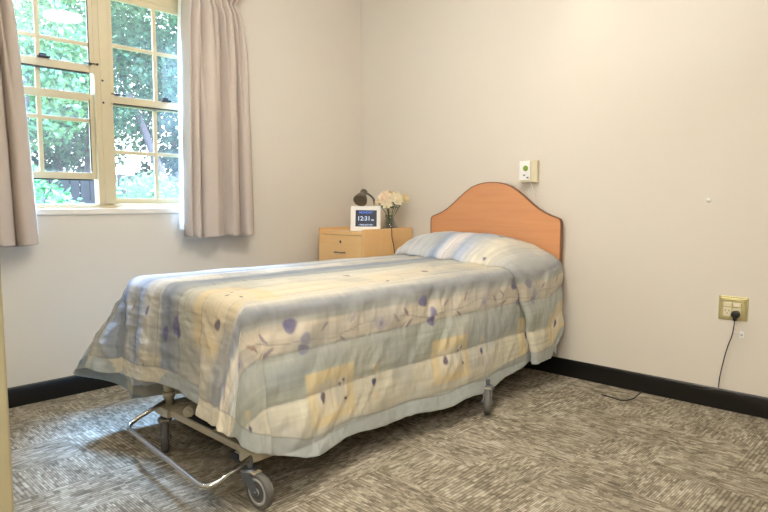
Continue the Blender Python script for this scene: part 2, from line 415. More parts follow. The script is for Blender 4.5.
# ------------------------------------------------------------------ curtains
def curtain(name, label, y_of, n_s, lead, n_z=60, zt=2.37, zb=.835, groups='short curtains either side of the window'):
    root = thing(name, label, 'curtain', (.0, (y_of(0, .5)+y_of(1, .5))/2, zb), 0, groups)
    ry = root.location.y
    V = []; nz = n_z
    for j in range(nz+1):
        q = j/nz; z = zt + (zb-zt)*q
        for i in range(n_s+1):
            s = i/n_s
            y = y_of(s, q)
            ph = s*2*PI
            k = 5.0
            top = 1-sstep(.0, .30, q)
            low = abs(math.sin(PI*float(np.interp(s, [0, .10, .20, .57, .80, 1], [0, 1, 2, 3, 4, 5]))))**.55
            high = abs(math.sin(PI*float(np.interp(s, [0, .12, .30, .46, .57, .69, .80, .90, 1], [0, 1, 2, 3, 4, 5, 6, 7, 8]))))**.6
            fine = math.sin(ph*11+1.2)
            mixk = float(sstep(.06, .62, np.array(q)))
            x = .056 + .080*(low*mixk + high*(1-mixk)) + .006*math.sin(ph*3+q*2)
            # pinched heading tape
            g = math.exp(-((z-2.262)/.028)**2)
            x = x*(1-.25*g) + .085*.25*g + .012*g*math.sin(ph*11)
            y += .010*math.cos(ph*k+.4)*(1-top) 
            zz = z + (.006*math.sin(ph*2+1) if j == nz else 0)
            V.append((x, y-ry, zz-zb))
    m = MB(); W_ = n_s+1
    fs = [(j*W_+i, j*W_+i+1, (j+1)*W_+i+1, (j+1)*W_+i) for j in range(nz) for i in range(n_s)]
    m.add(V, fs, 0, True)
    o = m.build('drape', [M_CURT, M_LINE], root, fix=False)
    so = o.modifiers.new('cloth', 'SOLIDIFY'); so.thickness = .004; so.offset = 0
    # hem stitch band, a touch thicker
    m = MB(); V2 = []
    for (zz, off) in ((.075, .0035), (.005, .0035)):
        for i in range(n_s+1):
            q = 1 - zz/(zt-zb); j = min(nz, int(round(q*nz))); p = V[j*W_+i]; V2.append((p[0]+off, p[1], zz))
    m.add(V2, [(i, i+1, W_+i+1, W_+i) for i in range(n_s)], 0, True); m.build('hem', M_CURT, root, fix=False)
    # lining hanging on the window side, showing past the leading edge
    m = MB(); V3 = []
    n3 = 14
    for j in range(nz+1):
        q = j/nz; z = zt+(zb+.05-zt)*q
        y0 = y_of(lead, q); sg = 1 if lead == 0 else -1
        for i in range(n3+1):
            s = i/n3
            y = y0 - sg*.020*(1-s)*(.6+.4*q) + sg*s*.26
            x = .048 + .012*math.sin(s*9+q*1.2)
            V3.append((x, y-ry, z-zb))
    m.add(V3, [(j*(n3+1)+i, j*(n3+1)+i+1, (j+1)*(n3+1)+i+1, (j+1)*(n3+1)+i) for j in range(nz) for i in range(n3)], 0, True)
    tag(m.build('lining', M_LINE, root, fix=False), 'thin white lining')
    return root
def y_right(s, q):
    z = 2.37 + (.835-2.37)*q
    a = np.interp(z, [.835, 1.5, 2.1, 2.25, 2.37], [-1.562, -1.552, -1.54, -1.528, -1.54])
    e = np.interp(z, [.835, 1.5, 2.0, 2.20, 2.265, 2.33, 2.37], [-1.085, -1.095, -1.115, -1.145, -1.185, -1.135, -1.10])
    return float(a+(e-a)*s)
def y_left(s, q):
    z = 2.37 + (.835-2.37)*q
    e = np.interp(z, [.835, 1.45, 1.8, 2.03, 2.37], [-2.372, -2.395, -2.415, -2.435, -2.445])
    a = np.interp(z, [.835, 2.1, 2.265, 2.37], [-2.86, -2.84, -2.78, -2.84])
    return float(a+(e-a)*s)
curtain('curtain', 'greige curtain hanging at the right side of the window nearest the corner', y_right, 150, 0)
curtain('curtain', 'greige curtain hanging at the left side of the window, cut by the photo edge', y_left, 130, 1)
r = thing('curtain_rail', 'slim white curtain rail fixed above the window', 'curtain rail', (0, -1.98, 2.40))
m = MB(); m.tube([(.075, -1.0, 0), (.075, 1.0, 0)], .011, 10); m.ball((.075, -1.0, 0), .018); m.ball((.075, 1.0, 0), .018); m.build('rail', M_WHITE, r)
for yy in (-.85, 0, .85):
    m = MB(); m.box((0, yy-.012, -.012), (.075, yy+.012, .012)); m.box((0, yy-.02, -.035), (.006, yy+.02, .035)); m.build('bracket', M_WHITE, r, .002)

# ------------------------------------------------------------------ quilt print (colours from cloth coordinates)
def mixa(c, col, f):
    f = np.clip(f, 0, 1)[:, None]; return c*(1-f) + np.array(lin(col)[:3])[None, :]*f
STOPS = [(.20, (176,182,182)), (.30, (168,176,182)), (.34, (214,206,184)), (.52, (220,210,184)), (.60, (210,203,184)), (.71, (206,200,182)), (.76, (140,150,166)),
  (.85, (146,160,180)), (.88, (226,224,216)), (.93, (222,222,216)), (.96, (158,172,192)), (1.00, (166,180,198)), (1.03, (226,222,208)), (1.15, (224,216,196)), (1.18, (162,172,186)),
  (1.24, (132,146,168)), (1.28, (170,176,178)), (1.32, (190,190,174)), (1.42, (212,208,190)), (1.46, (222,213,190)), (1.56, (224,208,172)), (1.66, (224,211,180)), (1.71, (212,206,188)), (1.74, (150,154,158)),
  (1.765, (132,134,138)), (1.795, (166,166,156)), (1.815, (216,204,180)), (1.90, (216,206,184)), (1.914, (168,172,160)), (1.99, (166,172,158)), (2.07, (172,176,160)), (2.085, (208,202,176)), (2.21, (210,204,178)),
  (2.245, (196,194,174)), (2.26, (164,172,168)), (2.36, (160,170,168))]
SEAMS = [.47, .66, .80, .97, 1.135, 1.30, 1.47, 1.64, 1.91, 2.078, 2.248]
def ellipse(s, t, cs, ct, a, bb, ang=0., soft=.25):
    ds = s-cs; dt = t-ct; c_, s_ = math.cos(ang), math.sin(ang)
    p = (dt*c_ + ds*s_)/a; q = (-dt*s_ + ds*c_)/bb
    th_ = np.arctan2(q, p); k_ = (cs*91+ct*37) % 6.28
    return 1 - sstep(1-soft, 1+soft, np.sqrt(p*p+q*q)*(1+.10*np.sin(3*th_+k_)+.07*np.sin(2*th_+2*k_)))
def rect(s, t, s0, s1, t0, t1, e=.006):
    return sstep(s0-e, s0+e, s)*(1-sstep(s1-e, s1+e, s))*sstep(t0-e, t0+e, t)*(1-sstep(t1-e, t1+e, t))
def quilt_colour(s, t, fold=False):
    wob = (fnoise(t*6+3, s*30)-.5)*.018 + (fnoise(t*60, s*8)-.5)*.008
    ss = s + wob
    pos = np.array([p for p, _ in STOPS]); cols = np.array([lin(c)[:3] for _, c in STOPS])
    if fold:
        ov = [(.84, (206,210,214)), (1.10, (204,210,218)), (1.16, (182,194,210)), (1.20, (138,156,190)), (1.24, (152,168,196)), (1.28, (222,216,214)), (1.35, (220,212,210)), (1.39, (150,166,196)), (1.43, (164,176,198)), (1.48, (200,202,198)), (1.55, (222,212,188)), (1.64, (206,200,182)), (1.72, (176,176,172)), (1.745, (160,162,162))]
        keep = pos > 1.75; pos = np.concatenate([[p for p, _ in ov], pos[keep]]); cols = np.concatenate([np.array([lin(c)[:3] for _, c in ov]), cols[keep]])
    c = np.stack([np.interp(ss, pos, cols[:, k]) for k in range(3)], 1)
    # watercolour streaks along the bands and cloudy washes
    st = fnoise(t*3.2+9, s*85); c *= (1 + (st-.5)*.38)[:, None]
    cl = fnoise(t*4+1, s*7+2); c = mixa(c, (222,214,192), (cl-.55)*1.2*(s > 1.8))
    c = mixa(c, (150,160,168), np.clip((fnoise(t*2.3+40, s*6+11)-.60)*2.2, 0, .5))
    tt0 = .11 if fold else 0.
    # big ochre squares along the sides
    P = .74
    for k in range(-1, 5):
        t0 = -2.01 + k*P
        if fold: t0 += .26
        for (sA, sB, w_) in ((2.000, 2.205, 1.), ):
            r_ = rect(s, t, sA, sB, t0, t0+.262); c = mixa(c, (224,198,130), r_*.72*(.75+.5*fnoise(s*20, t*20)))
            r_ = rect(s, t, sA+.05, sB-.035, t0+.045, t0+.225, .01); c = mixa(c, (220,208,176), r_*.85)
            for q in range(7):
                r_ = rect(s, t, sA+.045, sB-.05, t0+.135+q*.014, t0+.138+q*.014, .002); c = mixa(c, (170,168,158), r_*.6)
            c = mixa(c, (226,214,190), ellipse(s, t, sA+.10, t0+.085, .034, .040)*.7)
            c = mixa(c, (108,88,100), ellipse(s, t, sA+.102, t0+.085, .014, .020, .1))
            for (dt, ds) in ((.185, .075), (.205, .06), (.212, .135)): c = mixa(c, (74,66,92), ellipse(s, t, sA+ds, t0+dt, .0065, .008))
        # dots between the squares
        td = t0 + .378
        c = mixa(c, (206,200,178), ellipse(s, t, 2.108, td, .030, .034)*.7)
        c = mixa(c, (96,88,126), ellipse(s, t, 2.108, td, .0135, .016))
        c = mixa(c, (216,190,150), ellipse(s, t, 2.165, td+.005, .018, .020)*.6); c = mixa(c, (216,196,140), ellipse(s, t, 2.05, td+.01, .018, .018)*.6)
    # vine with purple blossoms on the cream band
    vine_s = 1.868 + .014*np.sin(t*9.) + .006*np.sin(t*23)
    band = sstep(1.79, 1.815, s)*(1-sstep(1.925, 1.94, s))
    c = mixa(c, (150,138,128), (1-sstep(.0012, .004, np.abs(s-vine_s)))*.55*band)
    for k in range(-1, 4):
        t0 = -2.06 + k*P + (.09 if fold else 0)
        for (dt, ds, a, bb, ang, col) in ((0, 1.810, .033, .026, .3, (112,108,154)), (.066, 1.868, .022, .024, 0, (150,142,178)), (.054, 1.905, .026, .020, 0, (104,102,150)),
                (.16, 1.835, .024, .006, -.7, (150,128,140)), (.31, 1.82, .026, .007, -.9, (160,134,140)), (.26, 1.90, .024, .006, .6, (150,132,136)), (.47, 1.87, .03, .027, 0, (190,172,186)), (.47, 1.87, .011, .011, 0, (142,120,160)),
                (.56, 1.86, .028, .007, .8, (168,136,120)), (.60, 1.90, .026, .006, -.6, (168,146,126)), (-.12, 1.84, .026, .007, .8, (156,138,150)), (-.10, 1.895, .028, .008, -.6, (150,136,146))):
            e_ = ellipse(s, t, ds, t0+dt, a, bb, ang, .18)
            c = mixa(c, col, e_*.92*(.8+.4*fnoise(s*90, t*90)))
    # ochre patch over the foot edge
    r_ = rect(s, t, 1.42, 1.70, -2.42, -2.02, .02); c = mixa(c, (226,200,140), r_*.75); r_ = rect(s, t, 1.48, 1.64, -2.36, -2.10, .015); c = mixa(c, (222,208,176), r_*.6)
    for q in range(5): c = mixa(c, (180,172,160), rect(s, t, 1.50+q*.022, 1.503+q*.022, -2.30, -2.12, .002)*.5)
    r_ = rect(s, t, 1.00, 1.18, -2.62, -2.50, .012); c = mixa(c, (222,206,160), r_*.6)
    # crosswise weave ticks and darker stitched seams
    c *= (1 + (fnoise(t*150, s*14)-.5)*.14)[:, None]
    for k in SEAMS: c = mixa(c, (150,148,140), (1-sstep(.001, .005, np.abs(s-k)))*.45)
    ft = (1-sstep(-2.34, -2.22, t))
    c = mixa(c, (188,188,174), ft*rect(s, t, 1.31, 1.43, -9, 9, .03)*.55*(.6+.8*fnoise(s*9, t*5)))
    c = mixa(c, (204,199,182), (1-sstep(-2.46, -2.38, t))*rect(s, t, 1.42, 1.66, -9, 9, .03)*.7)
    c = mixa(c, (146,152,160), ft*rect(s, t, 1.63, 1.80, -9, 9, .035)*.75*(.6+.8*fnoise(s*14, t*4+3)))
    c = mixa(c, (168,172,170), np.clip((fnoise(t*7+70, s*9+31)-.52)*2.4, 0, .45))
    # sprigs on the top and over the foot
    for (ds, t0, a, bb, col) in ((1.215, -2.40, .030, .020, (104,100,158)), (1.292, -2.36, .040, .026, (122,116,168)), (1.305, -2.385, .024, .018, (98,94,152)), (1.06, -2.33, .022, .010, (104,104,150)),
            (1.60, -2.30, .022, .014, (104,86,110)), (1.53, -2.15, .008, .007, (70,64,84)), (1.57, -2.19, .008, .007, (70,64,84)), (1.61, -2.16, .008, .007, (70,64,84)),
            (1.06, -2.56, .011, .009, (70,70,96)), (1.11, -2.57, .011, .009, (70,70,96)), (.93, -2.33, .02, .006, (160,140,160)),
            (1.45, -1.5, .02, .012, (150,128,140)), (1.58, -1.1, .02, .012, (130,110,130)), (1.36, -.7, .02, .012, (150,128,140)), (1.52, -.95, .010, .010, (92,84,120)), (1.60, -.62, .01, .01, (92,84,120)), (1.64, -1.42, .012, .01, (92,84,120)),
            (.55, -2.3, .03, .012, (170,150,150)), (1.46, -.24, .015, .02, (104,100,150))):
        c = mixa(c, col, ellipse(s, t, ds, t0, a, bb, .2)*.9)
    if not fold: c *= (1-.25*(1-sstep(1.70, 1.80, s))*(s > .8))[:, None]  # print painted darker on top and foot to offset overhead light
    g_ = c @ np.array([.3, .55, .15]); c = (c*.80 + g_[:, None]*.20)*.95
    return np.clip(c, 0, 1)

# ------------------------------------------------------------------ quilt shape
QX0, QX1, QYF, QYH, QZ, QR = .845, 1.69, -2.18, -.10, .700, .060
NX, NY, ND, NCN = 150, 360, 105, 60
xs = np.linspace(QX0, QX1, NX+1); ys = np.linspace(QYH, QYF, NY+1)
def puff(s):
    best = np.full_like(s, 9.)
    for k in SEAMS: best = np.minimum(best, np.abs(s-k))
    return np.sqrt(np.clip(best/.06, 0, 1))
def disp(s, t, k):      # k: 0 top .. 1 hanging
    d_ = .010*puff(s)
    d_ = d_ + .009*(fnoise(t*5+2, s*9+7)-.5)
    d_ = d_ + k*.021*(fnoise(t*13+.9*s*10, s*4)-.5)*(.35+.65*puff(s)) + k*.009*(fnoise(t*34, s*9)-.5)
    seamd = np.full_like(s, 9.)
    for q in SEAMS: seamd = np.minimum(seamd, np.abs(s-q))
    d_ = d_ + .004*(vnoise(t*70, s*6)-.5)*np.exp(-seamd/.03)
    d_ = d_ + (1-k)*.010*(fnoise(t*1.6+5, s*13)-.5)
    return d_
def top_z(x, y):
    u = (x-QX0)/(QX1-QX0)
    return QZ + .012*np.sin(np.clip(u, 0, 1)*PI) + .014*np.clip(-y/2.2, 0, 1)*(1-u) - .004*u
def hang(Tx, Ty, Tz, psi, d_, alpha, off=0.):
    """point at cloth distance d_ below the top edge; psi heading in plan, alpha flare from vertical; also its normal"""
    a_end = PI/2 - alpha; d0 = QR*a_end
    an = np.minimum(d_/QR, a_end)
    out = QR*np.sin(an); dn = QR*(1-np.cos(an)); ex = np.maximum(d_-d0, 0)
    out = out + ex*np.sin(alpha); dn = dn + ex*np.cos(alpha)
    nr = np.sin(an); nz_ = np.cos(an)
    px = Tx + np.cos(psi)*(out+nr*off); py = Ty + np.sin(psi)*(out+nr*off); pz = Tz - dn + nz_*off
    return px, py, pz
verts = []; cs = []; ct = []
# top grid
gx, gy = np.meshgrid(xs, ys)     # row j: y, col i: x
S = gx.ravel(); T_ = gy.ravel()
tz = top_z(S, T_) + disp(S, T_, np.zeros_like(S))
P = [np.stack([S, T_, tz], 1)]; CS = [S]; CT = [T_]
faces = []; W1 = NX+1
for j in range(NY):
    for i in range(NX): faces.append((j*W1+i, (j+1)*W1+i, (j+1)*W1+i+1, j*W1+i+1))
nv = (NX+1)*(NY+1)
# station list: (top vertex index, Tx, Ty, cloth direction (cs,ct), psi, alpha, dmax, phi)
ST = []
R_ = math.radians
def near_dmax(y): return float(np.interp(y, [-2.2, -2.05, -1.8, -1.3, -.9, -.6, -.1], [.55, .600, .608, .626, .630, .60, .50]))
def far_dmax(y): return float(np.interp(y, [-2.2, -2.0, -1.2, -.1], [.62, .65, .63, .58]))
for j in range(NY+1):                                     # far side, head -> foot
    y = ys[j]; k = float(sstep(-1.75, -2.18, np.array(y)))
    ST.append((j*W1, QX0, y, (-1, 0), PI, R_(3 + 7*k), far_dmax(y), 0.))
for q in range(1, NCN):                                   # far corner: dog-ear standing out diagonally
    f_ = q/NCN; ear = math.sin(PI*f_)**.9
    psi = PI + (PI/2)*float(sstep(.0, .40, np.array(f_))*.58 + sstep(.66, 1., np.array(f_))*.42)
    al = R_(10*(1-f_)+4*f_) + R_(25)*ear
    dm = (.60*(1-f_) + .435*f_) + .0*math.sin(PI*f_)**2
    ST.append((NY*W1, QX0, QYF, (-math.cos(f_*PI/2), -math.sin(f_*PI/2)), psi, al, dm, 1.))
for i in range(NX+1):                                     # foot, far -> near
    x = xs[i]; u = i/NX
    lobe = float(sstep(.74, .84, np.array(u)))
    al = R_(4 + 3*math.sin(u*7+.5)) + R_(8)*lobe
    dm = .440 + .008*math.sin(u*9) + .006*lobe
    ST.append((NY*W1+i, x, QYF, (0, -1), 1.5*PI, al, dm, 0.))
for q in range(1, NCN):                                   # near corner: fold pointing at the doorway, tucked against the side
    f_ = q/NCN
    kf = [0, .25, .45, .54, .64, .80, 1]
    psi = 1.5*PI + R_(float(np.interp(f_, kf, [0, 15, 33, 29, 34, 70, 90])))
    al = R_(float(np.interp(f_, kf, [12, 15, 18, 8, 2.5, 4.5, 7.1])))
    dm = float(np.interp(f_, kf, [.446, .452, .458, .47, .51, .535, .55]))
    ST.append((NY*W1+NX, QX1, QYF, (math.sin(f_*PI/2), -math.cos(f_*PI/2)), psi, al, dm, 1.))
for j in range(NY, -1, -1):                               # near side, foot -> head
    y = ys[j]; k = float(np.exp(-((y+2.05)/.12)**2))
    ST.append((j*W1+NX, QX1, y, (1, 0), 2*PI, R_(2.6+4.5*k+1.4*math.sin(y*5)), near_dmax(y), 0.))
tt = np.linspace(0, 1, ND+1)[1:]
INN = []
rows = []
for (ti, Tx, Ty, (dx, dy), psi, al, dm, cor) in ST:
    d_ = tt*dm*(1+.012*math.sin(Ty*17+Tx*13+psi*3))
    s_ = Tx + dx*d_; t_ = Ty + dy*d_
    # hem band colour follows the edge: squeeze the print so that the border always sits at the hem
    k = sstep(.02, .12, d_)
    off = disp(s_, t_, k)
    ex = np.clip((d_-.08)/.5, 0, 1)
    bell = .016*math.sin(Ty*7.5+Tx*9+1) * ex            # soft waves down the drop
    alv = al + bell*1.2*(0 if cor else 1)
    Tz = float(top_z(np.array(Tx), np.array(Ty)))
    px, py, pz = hang(Tx, Ty, Tz, psi, d_, alv, off)
    qx, qy, qz = hang(Tx, Ty, Tz, psi, d_, alv, off-(.0035 if cor else .013))
    P.append(np.stack([px, py, pz], 1)); CS.append(s_); CT.append(t_); INN.append(np.stack([qx, qy, qz], 1))
    rows.append((ti, nv)); nv += ND
for a in range(len(rows)-1):
    (t0, b0), (t1, b1) = rows[a], rows[a+1]
    if t0 != t1: faces.append((t0, b0, b1, t1))
    else: faces.append((t0, b0, b1))
    for k in range(ND-1): faces.append((b0+k, b0+k+1, b1+k+1, b1+k))
PV = np.concatenate(P); CSV = np.concatenate(CS); CTV = np.concatenate(CT)
# print border: everything within 9 cm of the cloth edge takes the hem colour
edge_d = np.full(len(PV), 9.)
base = (NX+1)*(NY+1)
for n_, st in enumerate(ST):
    dm = st[6]; edge_d[base+n_*ND: base+(n_+1)*ND] = dm*(1-tt)
def add_colour(me, col):
    ca = me.color_attributes.new('print', 'FLOAT_COLOR', 'POINT')
    ca.data.foreach_set('color', np.concatenate([col, np.ones((len(col), 1))], 1).astype(np.float32).ravel())
def hem_blend(c, e, s, t):
    h = 1-sstep(.060, .068, e + (fnoise(s*40, t*40)-.5)*.004)
    tone = np.where((fnoise(s*3.0, t*2.2)[:, None] > .5) | (s[:, None] > 2.0), np.array(lin((166,172,170))[:3])[None, :], np.array(lin((206,198,176))[:3])[None, :])
    tone = tone*(.9+.25*fnoise(s*60, t*60))[:, None]
    c = c*(1-h[:, None]*.9) + tone*h[:, None]*.9
    return mixa(c, (140,138,130), (1-sstep(.0015, .005, np.abs(e-.066)))*.7)
def cloth_object(name, verts, faces, col, parent, thick=.016):
    me = bpy.data.meshes.new(name); me.from_pydata(verts.tolist(), [], faces); me.materials.append(M_QUILT); me.materials.append(M_LINING)
    me.polygons.foreach_set('use_smooth', [True]*len(me.polygons)); add_colour(me, col)
    o = bpy.data.objects.new(name, me); COL.objects.link(o)
    if parent: o.parent = parent
    if not thick: return o
    so = o.modifiers.new('padding', 'SOLIDIFY'); so.thickness = thick; so.offset = -1; so.material_offset = 1; so.use_rim = True; so.material_offset_rim = 0
    return o
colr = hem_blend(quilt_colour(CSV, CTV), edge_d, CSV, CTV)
quilt = thing('bed_quilt', 'padded quilt with blue, cream and ochre bands and purple blossoms spread over the bed', 'quilt', (1.27, -1.1, .70))
off0 = np.array(quilt.location)
top_inner = P[0].copy(); top_inner[:, 2] -= .013
IV = np.concatenate([top_inner] + INN); nP = len(PV)
f_in = [tuple(reversed([i+nP for i in f])) for f in faces]
f_rim = []
for a in range(len(rows)-1):
    e0 = rows[a][1]+ND-1; e1 = rows[a+1][1]+ND-1; f_rim.append((e0, e0+nP, e1+nP, e1))
for j in range(NX): f_rim.append((j, j+1, j+1+nP, j+nP))
for k in range(ND):
    for (bs, tp, sw) in ((rows[0][1], rows[0][0], 1), (rows[-1][1], rows[-1][0], 0)):
        a0 = tp if k == 0 else bs+k-1; a1 = bs+k
        f_rim.append((a0, a0+nP, a1+nP, a1) if sw else (a0, a1, a1+nP, a0+nP))
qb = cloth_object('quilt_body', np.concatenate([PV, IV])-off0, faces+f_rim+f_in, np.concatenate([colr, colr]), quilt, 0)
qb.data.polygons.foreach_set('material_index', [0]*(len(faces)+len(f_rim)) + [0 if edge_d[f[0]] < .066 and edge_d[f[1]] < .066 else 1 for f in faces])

# the part drawn up over the pillow: a second layer with its own front edge
NA, NB = 420, 110
dF, dN = .55, .575
aa = np.linspace(-dF, (QX1-QX0)+dN, NA+1)
VV = []; FS = []; FT = []; ED = []
for a in aa:
    bb = np.linspace(0, 1, NB+1)
    if a < 0: x0 = QX0; d_ = -a; side = -1
    elif a > QX1-QX0: x0 = QX1; d_ = a-(QX1-QX0); side = 1
    else: x0 = QX0+a; d_ = 0.; side = 0
    s_ = QX0 + a
    yf = float(np.interp(s_, [.3, .60, .80, 1.00, 1.20, 1.50, 1.66, 1.78, 1.84, 1.95, 2.12, 2.27], [-.40, -.43, -.46, -.53, -.60, -.65, -.645, -.585, -.55, -.51, -.46, -.43]))
    y = yf + (-.092-yf)*bb
    u = (s_-1.21)/.515
    g_ = np.clip(1-abs(u)**3.0, 0, 1) if abs(u) < 1 else 0.
    f_ = sstep(0, .42, bb)**.75*(1-.22*sstep(.72, 1, bb))
    hump = .110*f_*g_
    lip = .034*np.sqrt(np.clip(bb/.06, 0, 1))
    t_ = y.copy()
    k = np.full_like(bb, 1. if d_ > .08 else 0.)
    ofs = lip + disp(np.full_like(bb, s_), t_+3.1, k)*1.0 + .010*(fnoise(t_*9+4, np.full_like(bb, s_*5))-.5)
    Tz = top_z(np.full_like(y, x0), y) + hump
    if side == 0:
        VV.append(np.stack([np.full_like(y, x0), y, Tz+ofs], 1))
    else:
        psi = PI if side < 0 else 0.
        d2 = d_*(1-(.20*sstep(-.25, -.095, y) if side > 0 else 0*y))
        al = R_(3.0)+.03*np.sin(y*9)
        px, py, pz = hang(x0, y, Tz, psi, d2, al, ofs)
        VV.append(np.stack([px, py, pz], 1))
    FS.append(np.full_like(y, s_)); FT.append(t_)
    e_ = np.full_like(y, 9.)
    if side: e_[:] = (dF if side < 0 else dN) - d_
    ED.append(e_)
VV = np.concatenate(VV); FS = np.concatenate(FS); FT = np.concatenate(FT); ED = np.concatenate(ED)
ff = [(i*(NB+1)+j, i*(NB+1)+j+1, (i+1)*(NB+1)+j+1, (i+1)*(NB+1)+j) for i in range(NA) for j in range(NB)]
ff = [tuple(reversed(f)) for f in ff]
cf = hem_blend(quilt_colour(FS, FT, True), ED, FS, FT)
tag(cloth_object('pillow_cover', VV-off0, ff, cf, quilt, .014), 'end of the quilt drawn up over the pillow')

# ------------------------------------------------------------------ bed
bed = thing('hospital_bed', 'castor mounted single bed with an arched orange beech headboard against the wall', 'bed', (1.26, -1.1, 0))
def BL(p): return (p[0]-1.26, p[1]+1.1, p[2])
# headboard
half = [(0, 1.174), (.05, 1.172), (.10, 1.163), (.15, 1.146), (.20, 1.116), (.25, 1.080), (.30, 1.040), (.345, 1.008), (.39, .984), (.43, .968), (.465, .957), (.487, .948), (.495, .935), (.497, .915), (.497, .36)]
hx = 1.258
half = [(a*.992, z) for a, z in half]
out = [(hx-a, z) for a, z in reversed(half)] + [(hx+a, z) for a, z in half[1:]]
m = MB(); m.prism([(x-1.26, z) for x, z in out], -.062+1.1, -.038+1.1, 'y')
hb = m.build('headboard', M_HEADB, bed, .004)
rim = [Vector((x-1.26, -.050+1.1, z)) for x, z in out]
m = MB(); n_ = len(rim)
o2 = []
cen = Vector((hx-1.26, 1.05, .75))
for i, p in enumerate(rim):
    d_ = (rim[min(i+1, n_-1)]-rim[max(i-1, 0)]).normalized(); nn = Vector((-d_.z, 0, d_.x))
    o2.append((p, nn))
vs = []; fs = []
for i, (p, nn) in enumerate(o2):
    for (a, yy) in ((-.001, -.0135), (.0035, -.0135), (.0035, .0135), (-.001, .0135)): vs.append(p+nn*a+Vector((0, yy, 0)))
for i in range(n_-1):
    for k in range(4): fs.append((i*4+k, i*4+(k+1) % 4, (i+1)*4+(k+1) % 4, (i+1)*4+k))
m.add(vs, fs); tag(m.build('edging', M_EDGE, hb), 'brown edging strip')
# platform and underframe
m = MB(); m.box(BL((.86, -2.16, .40)), BL((1.70, -.08, .44))); m.box(BL((.88, -2.14, .36)), BL((.92, -.10, .40))); m.box(BL((1.64, -2.14, .36)), BL((1.68, -.10, .40)))
m.build('mattress_platform', M_BEIGE, bed, .004)
m = MB()
m.box(BL((1.02, -2.20, .150)), BL((1.74, -2.13, .178)))                     # foot cross bar
m.box(BL((1.62, -2.212, .128)), BL((1.70, -2.128, .152)))
m.box(BL((1.00, -2.215, .146)), BL((1.12, -2.06, .182)))                    # corner gusset
m.box(BL((1.66, -2.215, .146)), BL((1.745, -2.06, .182)))
m.box(BL((1.05, -2.13, .15)), BL((1.09, -.82, .185))); m.box(BL((1.69, -2.13, .15)), BL((1.73, -.82, .185)))
m.box(BL((1.02, -.90, .15)), BL((1.76, -.83, .178)))
base = m.build('base_frame', M_BEIGE, bed, .004)
m = MB(); m.box(BL((1.24, -2.192, .178)), BL((1.44, -2.145, .181))); m.build('slot_plate', M_DARKST, base)
m = MB(); m.box(BL((1.60, -2.215, .118)), BL((1.655, -2.125, .150))); m.build('end_cap', M_BLACK, base, .003)
m = MB(); m.tube([BL((1.17, -2.10, .20)), BL((1.25, -2.19, .20))], .022, 14); m.tube([BL((1.252, -2.192, .20)), BL((1.254, -2.194, .20))], .014, 12, 0); m.build('pivot_sleeve', M_BEIGE, bed)
for (x_, y_) in ((1.05, -2.17), (1.66, -2.10), (1.07, -.86), (1.66, -.86)):
    m = MB(); m.tube([BL((x_, y_, .18)), BL((x_, y_, .40))], .021, 14); m.tube([BL((x_, y_, .215)), BL((x_, y_, .24))], .026, 14); m.build('lift_post', M_BEIGE, bed)
# castors: built once about the stem, then copied
def make_castor():
    c = bpy.data.objects.new('castor', None); COL.objects.link(c); c.parent = bed
    tr = .052; rw = .0625
    m = MB(); m.tube([(0, 0, .128), (0, 0, .16)], .012, 12); m.lathe([(.026, .112), (.030, .118), (.030, .126), (.022, .132)], 18)
    for sy in (-1, 1):
        m.prism([(-.028, .120), (.026, .120), (tr+.016, .066), (tr+.014, .050), (tr-.012, .050), (-.022, .096)], sy*.0205-.0015, sy*.0205+.0015, 'y')
    m.box((-.028, -.022, .112), (.030, .022, .118)); m.tube([(tr, -.027, rw), (tr, .027, rw)], .007, 10)
    m.build('fork', M_STEEL, c, .001)
    RX = Matrix.Translation((tr, 0, rw)) @ Matrix.Rotation(PI/2, 4, 'X')
    m = MB(); m.lathe([(.046, -.014), (.056, -.0155), (.061, -.011), (.0625, -.004), (.0625, .004), (.061, .011), (.056, .0155), (.046, .014)], 36, RX)
    wh = m.build('wheel', M_TYRE, c)
    m = MB(); m.lathe([(.0, -.0165), (.013, -.0165), (.014, -.010), (.034, -.008), (.037, -.0145), (.047, -.0145), (.047, .0145), (.037, .0145), (.034, .008), (.014, .010), (.013, .0165), (.0, .0165)], 36, RX)
    m.build('hub', M_HUB, wh) if False else m.build('hub', M_HUB, c)
    m = MB(); m.box((.0, -.017, .119), (.045, .017, .127)); m.build('brake_tab', M_BEIGE, c, .002)
    return c
c0 = make_castor()
for i, (x_, y_, a_) in enumerate(((1.735, -2.22, R_(4)), (1.045, -2.19, R_(-27)), (1.79, -.85, R_(-57)), (1.07, -.86, R_(60)))):
    c = c0 if i == 0 else copy_tree(c0, bed)
    c.location = BL((x_, y_, 0)); c.rotation_euler = (0, 0, a_)
# chrome foot rail
zr = .122
P0, PA, PB, P1 = (1.065, -2.195, .205), (1.005, -2.345, zr), (1.765, -2.405, zr), (1.735, -2.215, .165)
def lerp(a, b_, t): return tuple(a[i]+(b_[i]-a[i])*t for i in range(3))
pts = [P0] + arc_pts(lerp(PA, P0, .42), PA, lerp(PA, PB, .09)) + arc_pts(lerp(PB, PA, .08), PB, lerp(PB, P1, .32)) + [P1]
m = MB(); m.tube([BL(p) for p in pts], .0095, 12); m.build('foot_rail', M_CHROME, bed)

